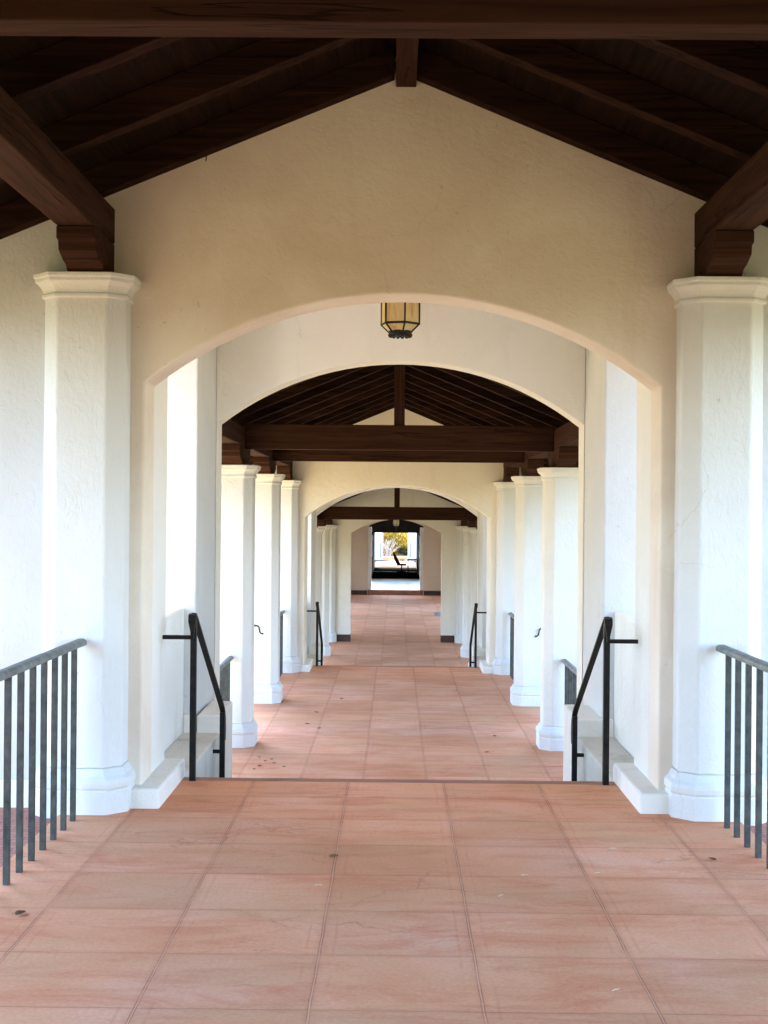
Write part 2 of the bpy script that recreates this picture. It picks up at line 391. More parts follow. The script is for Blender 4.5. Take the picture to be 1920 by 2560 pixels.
floor_slab('middle_floor', YE + 1.2, YE + DY - 0.30, DZ, 'floor2', 'terracotta tiled floor one level down')
bm = bmesh.new(); box(bm, -STH - 0.06, STH + 0.06, YE + DY - 0.30, YE + DY - 0.11, DZ - 0.16, DZ); struct('landing_strip', bm, 'floor2', 'terracotta strip before the second flight')
floor_slab('lower_floor', YE + DY + 1.2, 52.5, 2 * DZ, 'floor2', 'terracotta tiled floor two levels down')
for k in range(2):
    oy, oz = k * DY, k * DZ
    bm = bmesh.new(); r = -DZ / 5
    box(bm, -STH - 0.06, STH + 0.06, YE - 0.108, YE, oz and -0.16 or -0.16, 0.0)
    for s in range(1, 5): box(bm, -STH - 0.06, STH + 0.06, YE + 0.3 * (s - 1) + 0.002, YE + 0.3 * s, -1.0, -r * s)
    for vv in bm.verts: vv.co.y += oy; vv.co.z += oz
    struct('stairs', bm, 'nosing', ['clay steps leading down from the nearest landing', 'clay steps leading down from the middle floor'][k], 0.012)
for s in (-1, 1):
    bm = bmesh.new(); box(bm, min(s * (HALF + .004), s * 2.9), max(s * (HALF + .004), s * 2.9), -9, 9.0, -0.15, -0.02)
    struct('brick_paving', bm, 'brick', 'red brick paving outside the %s railing' % ('left' if s < 0 else 'right'))

# ---------------------------------------------------------------- walls
def arch_poly(hw, spring, crown, W, zb, roof):
    rise = crown - spring; rad = (hw * hw + rise * rise) / (2 * rise); cz = crown - rad
    a0 = math.asin(hw / rad); pts = [(-W, zb), (-hw, zb)]
    nn = 28
    for i in range(nn + 1):
        a = -a0 + 2 * a0 * i / nn; pts.append((rad * math.sin(a), cz + rad * math.cos(a)))
    pts += [(hw, zb), (W, zb), (W, roof(W)), (0, roof(0)), (-W, roof(W))]
    return pts
rf = lambda dz: (lambda x: 4.10 - SL * abs(x) + dz)

def first_wall(oy, oz, hw, label, m, crack=False):
    t = thing('arch_wall', label, 'wall', (0, YW1 + oy, oz), 'arched white walls across the corridor')
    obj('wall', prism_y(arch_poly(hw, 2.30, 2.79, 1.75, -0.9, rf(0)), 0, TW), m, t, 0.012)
    for s in (-1, 1):
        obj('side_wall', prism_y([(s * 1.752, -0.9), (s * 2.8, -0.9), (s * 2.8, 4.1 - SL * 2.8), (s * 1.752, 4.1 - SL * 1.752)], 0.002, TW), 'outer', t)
        obj('return_wall', prism_y([(s * (hw + .004), 0.0), (s * 2.0, 0.0), (s * 2.0, 4.09 - SL * 2.0), (s * (hw + .004), 4.09 - SL * (hw + .004))], TW + .001, 0.78), 'plaster', t, .012)
        y0, y1 = -0.11, YE - YW1 + 0.03
        bm = bmesh.new(); box(bm, min(s * STH, s * 1.62), max(s * STH, s * 1.62), y0, y1, -0.06, 0.107)
        obj('plinth', bm, 'plinth', t, 0.014)
        bm = bmesh.new(); box(bm, min(s * 1.93, s * 2.78), max(s * 1.93, s * 2.78), -0.025, 0.0 - 0.001, -0.1, 0.13)
        obj('skirting', bm, 'plinth', t, 0.006)
    if crack:
        bm = bmesh.new(); tube(bm, [(-1.083, -0.001, 3.572), (-1.080, -0.001, 3.535), (-1.083, -0.001, 3.505)], [0.006, 0.004, 0.0025], 6)
        obj('stain', bm, 'skirt', t)
    return t
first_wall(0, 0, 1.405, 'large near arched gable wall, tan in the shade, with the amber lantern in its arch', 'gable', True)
first_wall(DY, DZ, 1.385, 'arched gable wall behind the second pair of steps at the end of the middle floor', 'bounce_pale')

def second_wall(oy, oz, hw, label):
    t = thing('arch_wall', label, 'wall', (0, YW2 + oy, oz), 'arched white walls across the corridor')
    obj('wall', prism_y(arch_poly(hw, 2.315, 2.822, hw + .008, -0.9, rf(0)), 0, TW), 'plaster', t, 0.012)
    for s in (-1, 1):
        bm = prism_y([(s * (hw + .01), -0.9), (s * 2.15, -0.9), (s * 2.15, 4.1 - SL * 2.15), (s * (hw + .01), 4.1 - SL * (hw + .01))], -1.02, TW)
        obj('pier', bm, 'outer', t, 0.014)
        bm = bmesh.new(); box(bm, min(s * STH, s * 1.46), max(s * STH, s * 1.50), -0.85, -0.30, -0.95, 0.12)
        box(bm, min(s * 1.5005, s * 1.56), max(s * 1.5005, s * 1.56), -1.07, -1.0, -0.05, 0.12)
        box(bm, min(s * STH, s * 1.46), max(s * STH, s * 1.50), -1.07, -0.8505, -0.05, 0.12)
        obj('plinth', bm, 'plinth', t, 0.012)
        bm = bmesh.new(); box(bm, min(s * STH, s * 1.56), max(s * STH, s * 1.56), YE - YW2 + 0.032, -1.071, -0.95, -0.004)
        obj('ledge', bm, 'ledge', t, 0.012)
        bm = bmesh.new(); box(bm, min(s * 1.562, s * 1.76), max(s * 1.562, s * 1.76), YW1 + .782 - YW2, -1.022, -0.9, 0.9)
        obj('parapet', bm, 'plinth', t, 0.02)
    return t
second_wall(0, 0, 1.47, 'second arched wall at the foot of the first steps, behind the amber lantern')
second_wall(DY, DZ, 1.425, 'arched wall at the foot of the second steps, small dark beam seen through it')

# unseen dark hall added behind the camera to keep light off the tie beam
t = thing('light_block_hall', 'unseen dark hall added behind the near landing to block light', 'building', (0, -6.5, 0))
for s in (-1, 1): obj('side_wall', B(min(s * 1.95, s * 2.2), max(s * 1.95, s * 2.2), 0, 5.0, -.1, 3.2), 'brownwall', t)
obj('end_wall', B(-2.2, 2.2, -.25, -.002, -.1, 4.4), 'brownwall', t)
obj('floor_mat', B(-1.7, 1.7, .3, 5.2, .002, .012), 'carpet', t)  # dark sheet added over the unseen floor to cut its bounce

# wall at the end of the third level and the tan wall far behind it
t = thing('arch_wall', 'low flat arched wall with brown skirting at the end of the third colonnade', 'wall', (0, 33.43, 2 * DZ), 'arched white walls across the corridor')
obj('wall', prism_y(arch_poly(1.11, 2.66, 3.0, 3.0, -0.1, rf(0)), 0, TW), 'plaster', t, 0.01)
for s in (-1, 1):
    bm = bmesh.new(); box(bm, min(s * 1.105, s * 1.45), max(s * 1.105, s * 1.45), -0.02, TW + 0.02, 0, 0.17); obj('skirting', bm, 'skirt', t)
t = thing('tan_wall', 'tan plaster wall far down the corridor with the arched doorway', 'wall', (0, 52.5, 2 * DZ))
obj('wall', prism_y(arch_poly(1.07, 2.64, 2.90, 2.6, -0.1, lambda x: 3.6), 0, 0.35), 'pink', t)
for s in (-1, 1):
    bm = bmesh.new(); box(bm, min(s * 1.09, s * 2.2), max(s * 1.09, s * 2.2), -0.02, -0.001, 0, 0.17); obj('skirting', bm, 'skirt', t)
    bm = bmesh.new(); box(bm, min(s * 0.935, s * 1.068), max(s * 0.935, s * 1.068), 0.08, 0.36, 0.19, 2.6); obj('door_frame', bm, 'white', t)
bm = bmesh.new(); box(bm, -1.07, 1.07, -0.04, 0.40, -0.1, 0.188); obj('step', bm, 'nosing', t, 0.01)

# side walls of the hall between them, with openings to the light
for s in (-1, 1):
    bm = bmesh.new(); x0, x1 = min(s * 2.2, s * 2.45), max(s * 2.2, s * 2.45)
    for y0, y1 in ((33.75, 36.3), (37.9, 39.3), (41.3, 42.8), (47.6, 52.48)): box(bm, x0, x1, y0, y1, 2 * DZ - 0.1, 2 * DZ + 2.6)
    box(bm, x0 + .002, x1 - .002, 33.75, 52.48, 2 * DZ + 2.602, 2 * DZ + 3.3)
    tag(obj('side_wall', bm, 'plaster'), '%s side wall of the far hall with openings that light its floor' % ('left' if s < 0 else 'right'), 'wall')

# ---------------------------------------------------------------- columns
def column(x, y, z, label):
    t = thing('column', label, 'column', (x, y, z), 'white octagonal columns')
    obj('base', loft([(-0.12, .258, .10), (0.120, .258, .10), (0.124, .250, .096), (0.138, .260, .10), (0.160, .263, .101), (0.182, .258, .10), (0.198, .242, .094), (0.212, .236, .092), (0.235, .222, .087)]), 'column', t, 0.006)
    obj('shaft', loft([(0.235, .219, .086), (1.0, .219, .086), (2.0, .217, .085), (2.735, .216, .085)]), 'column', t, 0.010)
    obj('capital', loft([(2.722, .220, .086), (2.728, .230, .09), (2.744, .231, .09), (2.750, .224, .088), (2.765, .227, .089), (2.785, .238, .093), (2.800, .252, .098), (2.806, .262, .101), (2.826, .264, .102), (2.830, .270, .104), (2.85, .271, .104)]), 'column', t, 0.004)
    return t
col0 = None
CY = [13.99, 17.16, 20.42]
labs = {}
for s, sd_ in ((-1, 'left'), (1, 'right')):
    lst = [(7.41, 0, 'big near %s column in front of the tan gable wall' % sd_)]
    nm = ['first', 'second', 'third']
    for i in range(3):
        lst.append((CY[i], DZ, '%s %s-hand column along the middle floor, counted from the second arch' % (nm[i], sd_)))
    for i in range(3):
        lst.append((CY[i] + DY, 2 * DZ, '%s %s-hand small column along the lowest floor, beyond the second steps' % (nm[i], sd_)))
    for y, z, lb in lst:
        if col0 is None: col0 = column(s * 1.70, y, z, lb)
        else: dup(col0, (s * 1.70, y, z), lb)

# ---------------------------------------------------------------- timber roofs
def roof(y0, y1, oz, ties, label, raf0, E=2.55):
    t = thing('timber_roof', label, 'roof', (0, 0, oz))
    RB = lambda x: 3.975 - SL * abs(x)          # rafter underside
    D = 0.155
    bm = bmesh.new()
    obj('roof_deck', prism_y([(-E, RB(E) + D), (0, RB(0) + D), (E, RB(E) + D), (E, RB(E) + D + .03), (0, RB(0) + D + .03), (-E, RB(E) + D + .03)], y0, y1), 'deck', t)
    obj('roof_tiles', prism_y([(-E - .1, RB(E) + D - .009), (-.0, RB(0) + D + .032), (E + .1, RB(E) + D - .009), (E + .1, RB(E) + D + .12), (0, RB(0) + D + .16), (-E - .1, RB(E) + D + .12)], y0 - .05, y1 + .05) if False else
        prism_y([(-E - .02, RB(E) + D + .032), (0, RB(0) + D + .042), (E + .02, RB(E) + D + .032), (E + .02, RB(E) + D + .12), (0, RB(0) + D + .13), (-E - .02, RB(E) + D + .12)], y0, y1), 'tile', t)
    obj('ridge_beam', B(-.055 + .004, .055 + .004, y0 + .01, y1 - .004, RB(0) - .06, RB(0) + D - .03), 'wood_y', t, .004)
    y = raf0
    while y > y0 + .1:
        for s in (-1, 1):
            bm = prism_y([(s * .06, RB(.06)), (s * E, RB(E)), (s * E, RB(E) + D - .002), (s * .06, RB(.06) + D - .002)], y - .05, y + .05)
            obj('rafter', bm, 'rafter', t, .004)
        y -= 0.845
    for s in (-1, 1):
        obj('wall_plate', B(min(s * 1.575, s * 1.775), max(s * 1.575, s * 1.775), y0 + .02, y1 - .002, 3.05, RB(1.775) - .003), 'wood_y', t, .008)
    for ty in ties:
        tb = obj('tie_beam', B(-1.573, 1.573, ty - .07, ty + .07, 3.02, 3.275), 'wood_x', t, .006)
        obj('king_post', B(-.055, .055, ty - .05, ty + .05, 3.2755, RB(0) - .0605), 'wood_z', tb, .004)
        for s in (-1, 1): pass
    return t
def corbel(t, x, y, z, both=True):           # moulded bracket between a column and the plate
    p = [(-.50, 3.048), (.50 if both else .0, 3.048)]
    if both: p += [(.50, 2.985), (.46, 2.975), (.45, 2.93), (.36, 2.895), (.30, 2.885), (.26, 2.855)]
    else: p += [(.0, 2.855)]
    p += [(-.26, 2.855), (-.30, 2.885), (-.36, 2.895), (-.45, 2.93), (-.46, 2.975), (-.50, 2.985)]
    pts = [(y + a, b) for a, b in p]
    obj('corbel', prism_x(pts, x - .098, x + .098), 'wood_x', t, .006)
roofs = []
r1 = roof(-6.0, 7.43, 0, [4.02], 'dark timber roof with exposed rafters above the near landing', 7.372, 3.3)
r2 = roof(YW2 + TW + .01, YW1 + DY, DZ, CY[:2], 'dark timber roof with exposed rafters over the middle floor, seen through two arches', YW1 + DY - .058, 2.8)
r3 = roof(YW2 + TW + DY + .01, 33.43, 2 * DZ, [CY[0] + DY, CY[1] + DY], 'small dark timber roof over the lowest colonnade, beyond the third arch', 33.43 - .058, 3.5)
for s in (-1, 1):
    corbel(r1, s * 1.675, 7.43, 0, False)
    corbel(r1, s * 1.675, 4.02, 0, True)
    for i in range(2):
        corbel(r2, s * 1.675, CY[i], DZ); corbel(r3, s * 1.675, CY[i] + DY, 2 * DZ)
    corbel(r2, s * 1.675, YW1 + DY, DZ, False); corbel(r3, s * 1.675, 33.43, 2 * DZ, False)
for k in range(2):
    t = thing('stair_roof', ['white flat ceiling and clay roof over the first steps, holding the lantern', 'white flat ceiling and clay roof over the second steps'][k], 'roof', (0, k * DY, k * DZ))
    obj('ceiling', B(-1.9, 1.9, YW1 + TW + .002, YW2 - .002, 3.32, 3.40), 'plaster', t)
    E = 2.6
    obj('roof_tiles', prism_y([(-E, 4.1 - SL * E + .012), (0, 4.112), (E, 4.1 - SL * E + .012), (E, 4.1 - SL * E + .12), (0, 4.22), (-E, 4.1 - SL * E + .12)], YW1 + .004, YW2 + TW + .006), 'tile', t)
t = thing('hall_roof', 'dark flat timber ceiling of the far hall before the tan wall', 'roof', (0, 0, 2 * DZ))
obj('ceiling', B(-2.6, 2.6, 33.74, 56.4, 3.61, 3.75), 'deck', t)  # run on past the tan wall to stop sun entering the doorway
obj('shade_block', B(-7, 7, 48, 53.1, 3.76, 10.5), 'plaster', t)  # unseen mass added to shade the court beyond the tan wall
for i in range(9): obj('joist', B(-2.19, 2.19, 34.6 + 2 * i, 34.75 + 2 * i, 3.30, 3.605), 'wood_x', t)

# ---------------------------------------------------------------- railings between the columns
def railing(x, y0, y1, z, label):
    t = thing('railing', label, 'railing', (x, y0, z), 'baluster railings between columns')
    bm = bmesh.new()
    sec = [(.028, -.014), (.031, .0), (.027, .012), (.013, .020), (-.013, .020), (-.027, .012), (-.031, .0), (-.028, -.014)]
    strip(bm, [(0, 0, .905), (0, y1 - y0, .905)], sec); obj('top_rail', bm, 'rail', t, .003)
    y = y1 - y0 - .155
    while y > .05:
        obj('baluster', B(-.0135, .0135, y - .0135, y + .0135, -.05, .8925), 'bar', t, .003); y -= .2
    return t
for s, sd_ in ((-1, 'left'), (1, 'right')):
    railing(s * 1.68, 4.26, 7.168, 0, 'grey railing with flat top rail at the %s edge of the near landing' % sd_)
    railing(s * 1.68, 11.26, 13.755, DZ, 'railing on the %s just past the first steps, between second arch and first column' % sd_)
    railing(s * 1.68, 17.40, 20.18, DZ, 'railing on the %s of the middle floor, between second and third columns' % sd_)

# ---------------------------------------------------------------- stair handrails
def handrail(s, oy, oz, label):
    t = thing('stair_handrail', label, 'handrail', (s * 1.225, 8.1 + oy, oz), 'black stair handrails')
    obj('post', B(-.018, .018, -.018, .018, -.03, .955), 'black', t, .003)
    obj('post', B(-.018, .018, 1.382, 1.418, DZ - .03, .20), 'black', t, .003)
    path = [(0, -.03, .985), (0, .0, .985), (0, .05, .962), (0, 1.34, .255), (0, 1.40, .215), (0, 1.44, .16), (0, 1.45, .07), (0, 1.44, .0)]
    bm = bmesh.new(); strip(bm, path, [(.018, -.009), (.019, .004), (.009, .012), (-.009, .012), (-.019, .004), (-.018, -.009)])
    r = obj('rail', bm, 'black', t, .002)
    bm = bmesh.new(); strip(bm, [(0, -.0305, .985), (0, -.055, .978), (0, -.068, .95), (0, -.060, .90), (0, -.045, .86), (0, -.035, .845)], [(.024, -.011), (.026, .008), (.0, .016), (-.026, .008), (-.024, -.011)])
    for vv in bm.verts:
        k = max(0.25, min(1, (vv.co.z - .83) / .13)); vv.co.x *= k
    obj('scroll_end', bm, 'black', r, .002)
    obj('wall_bar', B(*((.018, .184) if s > 0 else (-.184, -.018)), -.012, .012, .838, .862), 'black', t, .002)
    obj('bracket', B(*((.018, .07) if s > 0 else (-.07, -.018)), 1.39, 1.41, -.085, -.060), 'black', t, .002)
    return t
for s, sd_ in ((-1, 'left'), (1, 'right')):
    handrail(s, 0, 0, 'black iron handrail on the %s of the first steps' % sd_)
    handrail(s, DY, DZ, 'small black iron handrail on the %s of the second steps, far away' % sd_)
# wrought hooks on the second columns
for s, sd_ in ((-1, 'left'), (1, 'right')):
    bm = bmesh.new()
    pts = [(s * (1.83 - (.05 if s < 0 else 0) - a), 16.905, DZ + zz) for a, zz in ((0, .965), (.03, .968), (.055, .962), (.07, .945), (.075, .92), (.078, .895), (.088, .875), (.105, .866), (.125, .868))]
    tube(bm, pts, .009, 8)
    tube(bm, [(s * (1.83 - (.05 if s < 0 else 0)), 16.95, DZ + .965), (s * (1.83 - (.05 if s < 0 else 0)), 16.90, DZ + .965)], .016, 8)
    tag(obj('iron_hook', bm, 'black', None, 0, 2, True), 'curved black iron hook on the second %s column of the middle floor' % sd_, 'hook', 'iron hooks on columns')

# ---------------------------------------------------------------- lantern
def lantern(x, y, z0, z1, r, hfin, label, ceil_z):
    t = thing('lantern', label, 'lantern', (x, y, z0))
    S = 6
    def ring(rad, z): return [(rad * math.cos(R(60 * k - 17)), rad * math.sin(R(60 * k - 17)), z) for k in range(S)]
    H = z1 - z0
    lev = [(r * .58, .0), (r, r * .40), (r, H)]
    # panes
    for k in range(S):
        for a, b_ in ((0, 1), (1, 2)):
            bm = bmesh.new()
            p = [ring(lev[a][0], lev[a][1])[k], ring(lev[a][0], lev[a][1])[(k + 1) % S], ring(lev[b_][0], lev[b_][1])[(k + 1) % S], ring(lev[b_][0], lev[b_][1])[k]]
            out = [bm.verts.new(q_) for q_ in p]; inn = [bm.verts.new((q_[0] * .97, q_[1] * .97, q_[2])) for q_ in p]
            bm.faces.new(out); bm.faces.new(list(reversed(inn)))
            for i in range(4): bm.faces.new([out[i], inn[i], inn[(i + 1) % 4], out[(i + 1) % 4]])
            obj('glass_pane', bm, 'amber', t)
    bm = bmesh.new(); bw = r * .05
    for a, b_ in ((0, 1), (1, 2)):
        A, Bq = ring(lev[a][0] * 1.01, lev[a][1]), ring(lev[b_][0] * 1.01, lev[b_][1])
        for k in range(S): tube(bm, [A[k], Bq[k]], bw, 6)
    for l in lev:
        A = ring(l[0] * 1.01, l[1])
        for k in range(S): tube(bm, [A[k], A[(k + 1) % S]], bw * 1.15, 6)
    f = obj('frame', bm, 'black', t)
    bm = bmesh.new()
    A = ring(r * .50, 0)
    tube(bm, [(0, 0, .010), (0, 0, -.022), (0, 0, -.026)], [r * .58, r * .60, r * .5], 12)
    for k in range(14):
        a = 2 * math.pi * k / 14
        tube(bm, [(r * .53 * math.cos(a), r * .53 * math.sin(a), -.015), (r * .52 * math.cos(a), r * .52 * math.sin(a), -.034)], [r * .12, r * .07], 6)
    tube(bm, [(0, 0, -.01), (0, 0, -hfin)], [r * .16, r * .06], 8)
    obj('finial', bm, 'black', f)
    bm = bmesh.new(); tube(bm, [(0, 0, H - .002), (0, 0, H + .03), (0, 0, H + .06)], [r * 1.08, r * .95, r * .3], 6)
    obj('cap', bm, 'black', t)
    bm = bmesh.new(); tube(bm, [(0, 0, H + .058), (0, 0, ceil_z - z0 - .02)], .012, 8); tube(bm, [(0, 0, ceil_z - z0 - .025), (0, 0, ceil_z - z0)], .06, 12)
    obj('stem', bm, 'black', t)
    return t
lantern(-0.012, 9.05, 2.797, 3.05, .130, .035, 'amber glass hexagonal lantern hanging inside the first arch', 3.32)
lantern(0.0, 43.0, 2 * DZ + 2.74, 2 * DZ + 2.98, .10, .16, 'tiny far lantern hanging in the hall before the tan wall', 2 * DZ + 3.61)

# ---------------------------------------------------------------- things on the floors
bm = bmesh.new(); box(bm, 1.22, 1.52, 42.2, 43.4, 2 * DZ + .001, 2 * DZ + .012)
for i in range(8): box(bm, 1.24, 1.50, 42.28 + .14 * i, 42.34 + .14 * i, 2 * DZ + .012, 2 * DZ + .02)
tag(obj('floor_grate', bm, 'grey'), 'small grey metal grate on the floor of the far hall at right', 'grate')
def leaf(x, y, z, size, rot, label, grp):
    bm = bmesh.new(); nn = 7; L, Rr = [], []; mid = []
    for i in range(nn):
        a = i / (nn - 1); wd = size * .32 * math.sin(math.pi * min(1, a * .96 + .02)) ** .8; cz = .004 + size * .25 * (a - .5) ** 2
        mid.append(bm.verts.new((size * (a - .5), 0, cz))); L.append(bm.verts.new((size * (a - .5), wd, cz + wd * .5))); Rr.append(bm.verts.new((size * (a - .5), -wd, cz + wd * .35)))
    for i in range(nn - 1):
        bm.faces.new([mid[i], mid[i + 1], L[i + 1], L[i]]); bm.faces.new([Rr[i], Rr[i + 1], mid[i + 1], mid[i]])
    o = obj('fallen_leaf', bm, 'leafdry'); o.location = (x, y, z); o.rotation_euler = (0, 0, rot)
    tag(o, label, 'leaf', grp)
for (x, y, sz) in ((-1.33, 13.2, .045), (-1.25, 13.0, .04), (-1.28, 12.75, .055), (-1.20, 13.1, .035), (-1.16, 12.9, .04), (-1.32, 12.6, .045), (-1.05, 12.72, .035)):
    leaf(x, y, DZ, sz, random.uniform(0, 6), 'dry brown leaf in the cluster on the middle floor by the first left column', 'leaf cluster by first left column')
leaf(-0.305, 6.33, 0, .05, .4, 'small curled dry leaf on the long joint of the near landing', 'scattered leaves')
leaf(-1.50, 5.38, 0, .06, 1.2, 'dry leaf near the left railing on the near landing', 'scattered leaves')
leaf(1.45, 6.35, 0, .05, 2.2, 'thin dry leaf near the right railing on the near landing', 'scattered leaves')
for (x, y, sz) in ((-1.0, 15.3, .06), (-.85, 15.0, .05), (-.95, 16.2, .06), (.9, 13.6, .05), (1.05, 14.6, .05), (-.7, 17.4, .06), (.8, 18.3, .05)):
    leaf(x, y, DZ, sz, random.uniform(0, 6), 'single dry leaf lying out on the middle floor away from the cluster', 'leaves strewn on the middle floor')

for (x, y, rr) in ((.55, 6.05, .3), (.42, 5.72, .9), (1.02, 6.55, .2), (.88, 6.1, .6), (1.25, 6.35, .1), (.72, 4.6, .7), (-.35, 5.85, .2)):
    bm = bmesh.new(); tube(bm, [(-.017, 0, .002), (0, .003, .003), (.017, -.002, .002)], [.0011, .0016, .001], 5)
    o = obj('straw', bm, 'straw'); o.location = (x, y, 0); o.rotation_euler = (0, 0, rr)
    tag(o, 'tiny pale splinter of straw lying on the near terracotta landing', 'straw', 'straw bits on the near landing')

# ---------------------------------------------------------------- beyond the tan wall
FZ = 2 * DZ + .19
struct('path', B(-1.9, 1.9, 52.92, 74.0, FZ - .15, FZ), 'concrete', 'pale concrete path beyond the doorway')
struct('brown_path', B(-1.9, 1.9, 74.002, 88.4, FZ - .15, FZ), 'brownfloor', 'brown paved path in the sun beyond the passage')
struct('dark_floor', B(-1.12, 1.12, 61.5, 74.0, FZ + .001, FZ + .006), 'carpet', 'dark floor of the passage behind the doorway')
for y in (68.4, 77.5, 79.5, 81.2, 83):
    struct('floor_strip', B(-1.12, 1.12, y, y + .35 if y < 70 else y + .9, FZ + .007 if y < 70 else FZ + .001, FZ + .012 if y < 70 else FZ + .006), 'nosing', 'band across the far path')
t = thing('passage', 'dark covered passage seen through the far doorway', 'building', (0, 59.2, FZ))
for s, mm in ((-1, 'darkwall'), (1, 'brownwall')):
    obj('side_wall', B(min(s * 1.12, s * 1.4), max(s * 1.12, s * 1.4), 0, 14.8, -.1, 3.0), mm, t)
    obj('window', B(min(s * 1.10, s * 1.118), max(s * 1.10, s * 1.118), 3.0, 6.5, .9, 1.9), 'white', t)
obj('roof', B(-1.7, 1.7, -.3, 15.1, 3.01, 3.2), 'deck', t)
obj('fascia_beam', B(-1.45, 1.45, -.2, -.02, 2.11, 3.0), 'shadebeam', t)
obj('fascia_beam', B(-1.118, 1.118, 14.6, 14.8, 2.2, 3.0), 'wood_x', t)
t = thing('garden_gate_wall', 'white wall with a narrow opening to the golden garden', 'wall', (0, 86, FZ))
for s in (-1, 1):
    obj('wall', B(min(s * .82, s * 2.2), max(s * .82, s * 2.2), 0, .3, -.1, 2.6), 'white', t)
    obj('door_frame', B(min(s * .78, s * .815), max(s * .78, s * .815), -.05, .35, -.1, 2.5), 'pink', t)
    obj('handle_bar', B(min(s * .93, s * .965), max(s * .93, s * .965), -.09, -.05, .15, 1.1), 'black', t)
obj('lintel', B(-2.2, 2.2, 0, .3, 2.602, 3.0), 'white', t)
# chair
t = thing('office_chair', 'black office chair silhouetted in the dark passage beyond the doorway', 'chair', (.30, 66.5, FZ))
bm = bmesh.new(); box(bm, -.24, .24, -.24, .24, .42, .50); obj('seat', bm, 'black', t, .03, 3)
bm = bmesh.new()
prism_x([(0, .55), (0, .60)], 0, 1) if False else None
pr = [(-.25, .47), (-.06, .50), (-.12, .62), (-.26, .86), (-.36, 1.04), (-.42, 1.05), (-.43, 1.0), (-.36, .72)]
a = [bm.verts.new((x, -.2, z)) for x, z in pr]; c = [bm.verts.new((x, .2, z)) for x, z in pr]
bm.faces.new(a); bm.faces.new(list(reversed(c)))
for i in range(len(pr)): bm.faces.new([a[i], c[i], c[(i + 1) % len(pr)], a[(i + 1) % len(pr)]])
obj('backrest', bm, 'black', t, .015, 2)
bm = bmesh.new(); tube(bm, [(0, 0, .12), (0, 0, .42)], .03, 10); obj('gas_lift', bm, 'black', t)
for k in range(5):
    an = 2 * math.pi * k / 5 + .3
    bm = bmesh.new(); tube(bm, [(0, 0, .14), (.27 * math.cos(an), .27 * math.sin(an), .07)], [.03, .018], 8)
    lg = obj('leg', bm, 'black', t)
    bm = bmesh.new(); tube(bm, [(.27 * math.cos(an) - .02, .27 * math.sin(an), .03), (.27 * math.cos(an) + .02, .27 * math.sin(an), .03)], .03, 10); obj('caster', bm, 'black', lg)
for s in (-1, 1):
    bm = bmesh.new(); tube(bm, [(.05, s * .25, .46), (.05, s * .27, .66)], .015, 6); box(bm, -.1, .16, s * .27 - .03, s * .27 + .03, .66, .69); obj('armrest', bm, 'black', t)
t = thing('desk', 'dark narrow desk beside the office chair in the passage', 'desk', (.85, 66.4, FZ))
obj('tabletop', B(-.28, .26, -.5, .5, .70, .735), 'black', t, .004)
for x in (-.24, .22):
    for y in (-.45, .45): obj('leg', B(x - .02, x + .02, y - .02, y + .02, 0, .70), 'black', t)

# ---------------------------------------------------------------- garden behind
struct('mulch_bed', B(-14, 14, 88.5, 112, FZ - .12, FZ + .02), 'mulch', 'orange mulch bed under the golden shrubs')
struct('kerb', B(-6, 6, 90.6, 90.8, FZ + .0, FZ + .09), 'concrete', 'pale kerb across the mulch bed')
def foliage(name, cx, cy_, cz, rx, ry, rz, count, size, m, parent, seed):
    rnd = random.Random(seed); bm = bmesh.new()
    clumps = []
    for i in range(26):
        u = Vector((rnd.gauss(0, 1), rnd.gauss(0, 1), rnd.gauss(0, 1))).normalized() * rnd.uniform(.35, 1) ** .5
        clumps.append((Vector((u.x * rx, u.y * ry, u.z * rz)), rnd.uniform(.28, .5)))
    for i in range(count):
        c, cr = rnd.choice(clumps)
        p = Vector((rnd.gauss(0, cr * rx * .55), rnd.gauss(0, cr * ry * .55), rnd.gauss(0, cr * rz * .55))) + c + Vector((cx, cy_, cz))
        if p.z < .05: continue
        e = Euler((rnd.uniform(0, 6.3), rnd.uniform(0, 6.3), rnd.uniform(0, 6.3))).to_matrix()
        s_ = size * rnd.uniform(.6, 1.3)
        vs = [bm.verts.new(p + e @ Vector(q_) * s_) for q_ in ((-.5, 0, 0), (0, -.28, .05), (.5, 0, 0), (0, .28, .05))]
        bm.faces.new(vs)
    return obj(name, bm, m, parent)
def tree(x, y, h, r, m, seed, label, cat='tree', name='tree', low=.9, count=5200, size=.16):
    t = thing(name, label, cat, (x, y, FZ), 'plants in the far garden')
    rnd = random.Random(seed + 50); bm = bmesh.new()
    top = h * .75
    tube(bm, [(0, 0, -.1), (.05, .03, h * .25), (-.04, 0, h * .5), (.03, 0, top)], [.16 * h / 5, .12 * h / 5, .08 * h / 5, .03], 8)
    for i in range(9):
        a = rnd.uniform(0, 6.3); z0 = rnd.uniform(.2, .6) * h; L = r * rnd.uniform(.5, .9)
        tube(bm, [(0, 0, z0), (L * .5 * math.cos(a), L * .5 * math.sin(a), z0 + L * .3), (L * math.cos(a), L * math.sin(a), z0 + L * .45)], [.06, .04, .015], 6)
    obj('trunk', bm, 'brownbark', t)
    foliage('crown', 0, 0, low + (h - low) * .5, r, r, (h - low) * .5, count, size, m, t, seed)
    return t
tree(-1.6, 98, 4.6, 2.0, 'gold', 1, 'brown gold leafy tree on the left of the garden opening', low=.1)
tree(0.6, 101, 5.2, 2.2, 'olive', 2, 'yellow green tree in the middle of the garden opening', low=.1)
tree(2.6, 98.5, 4.4, 1.9, 'gold', 3, 'bright golden tree on the right of the garden opening', low=.1)
tree(-3.9, 103, 6.0, 2.4, 'olive', 4, 'tall olive tree far left behind the gate wall', low=.3)
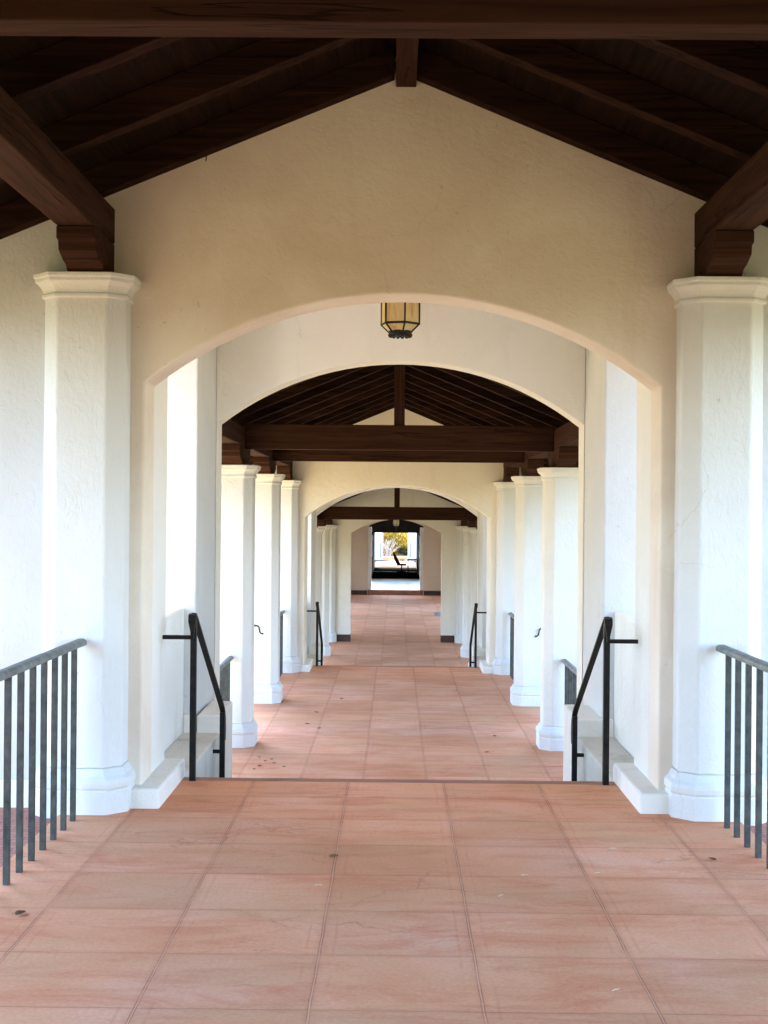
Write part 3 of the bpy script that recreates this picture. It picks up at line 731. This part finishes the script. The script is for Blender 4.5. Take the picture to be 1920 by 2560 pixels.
tree(-0.6, 107, 6.4, 2.8, 'gold', 6, 'tall golden tree at the back of the garden', low=.2)
for k, (x, y, h, r, sd) in enumerate(((-19, 14.5, 6.5, 2.6, 31), (-20, 22.5, 7.0, 2.8, 32), (-19, 30.5, 6.2, 2.6, 33), (8.6, 15.5, 6.6, 2.7, 34), (8.2, 22.5, 6.4, 2.5, 35), (9.2, 29, 7.0, 2.8, 36))):  # unseen trees, added to hold sky light off the middle floor
    o = tree(x, y, h, r, 'green', sd, '%s green tree added to block sky outside the %s colonnade' % (('first', 'second', 'third', 'fourth')[k % 3], 'left' if x < 0 else 'right'), low=1.0, count=3200, size=.34)
    o.location.z = -0.9 if y < 22 else -1.68; o['group'] = 'green trees added to block sky light'
for k, (x, y, m_, lb) in enumerate(((-1.5, 94.6, 'gold', 'leafy rust gold bush low behind the bare white shrub at left'), (.2, 95.8, 'olive', 'yellow green bush low in the middle of the garden opening'), (1.9, 95.2, 'gold', 'golden bush low at the right of the garden opening'))):
    t = thing('shrub', lb, 'shrub', (x, y, FZ), 'plants in the far garden')
    foliage('foliage', 0, 0, .95, 1.25, .9, .95, 3600, .12, m_, t, 60 + k)
    bm = bmesh.new(); tube(bm, [(0, 0, -.05), (0, 0, .8)], [.05, .02], 6); obj('stem', bm, 'brownbark', t)
t = thing('shrub', 'low dark green bush at right on the orange mulch', 'shrub', (.62, 94.5, FZ), 'plants in the far garden')
foliage('foliage', 0, 0, .3, .42, .42, .28, 900, .10, 'green', t, 9)
bm = bmesh.new(); tube(bm, [(0, 0, -.05), (0, 0, .3)], [.03, .015], 6); obj('stem', bm, 'brownbark', t)
t = thing('bare_shrub', 'leafless white stemmed shrub in front of the golden trees', 'shrub', (-.52, 91.6, FZ), 'plants in the far garden')
rnd = random.Random(21); bm = bmesh.new()
for i in range(20):
    a = rnd.uniform(-.75, 1.15); b2 = rnd.uniform(-.5, .5); L = rnd.uniform(.7, 1.25)
    p = [(rnd.uniform(-.12, .12), rnd.uniform(-.1, .1), -.03)]
    for k in range(1, 5):
        q_ = k / 4; p.append((p[0][0] + math.sin(a * (.5 + .5 * q_)) * L * q_ + rnd.uniform(-.02, .02), p[0][1] + math.sin(b2) * L * q_ * .5, math.cos(a * (.6 + .4 * q_)) * L * q_))
    tube(bm, p, [.022, .018, .015, .011, .006], 5)
    for j in range(3):
        k = rnd.choice((2, 3)); a2 = a + rnd.uniform(-.6, .6); s0 = p[k]; l2 = L * .35
        tube(bm, [s0, (s0[0] + math.sin(a2) * l2, s0[1] + rnd.uniform(-.1, .1), s0[2] + math.cos(a2) * l2)], [.012, .005], 5)
obj('stems', bm, 'bark', t)
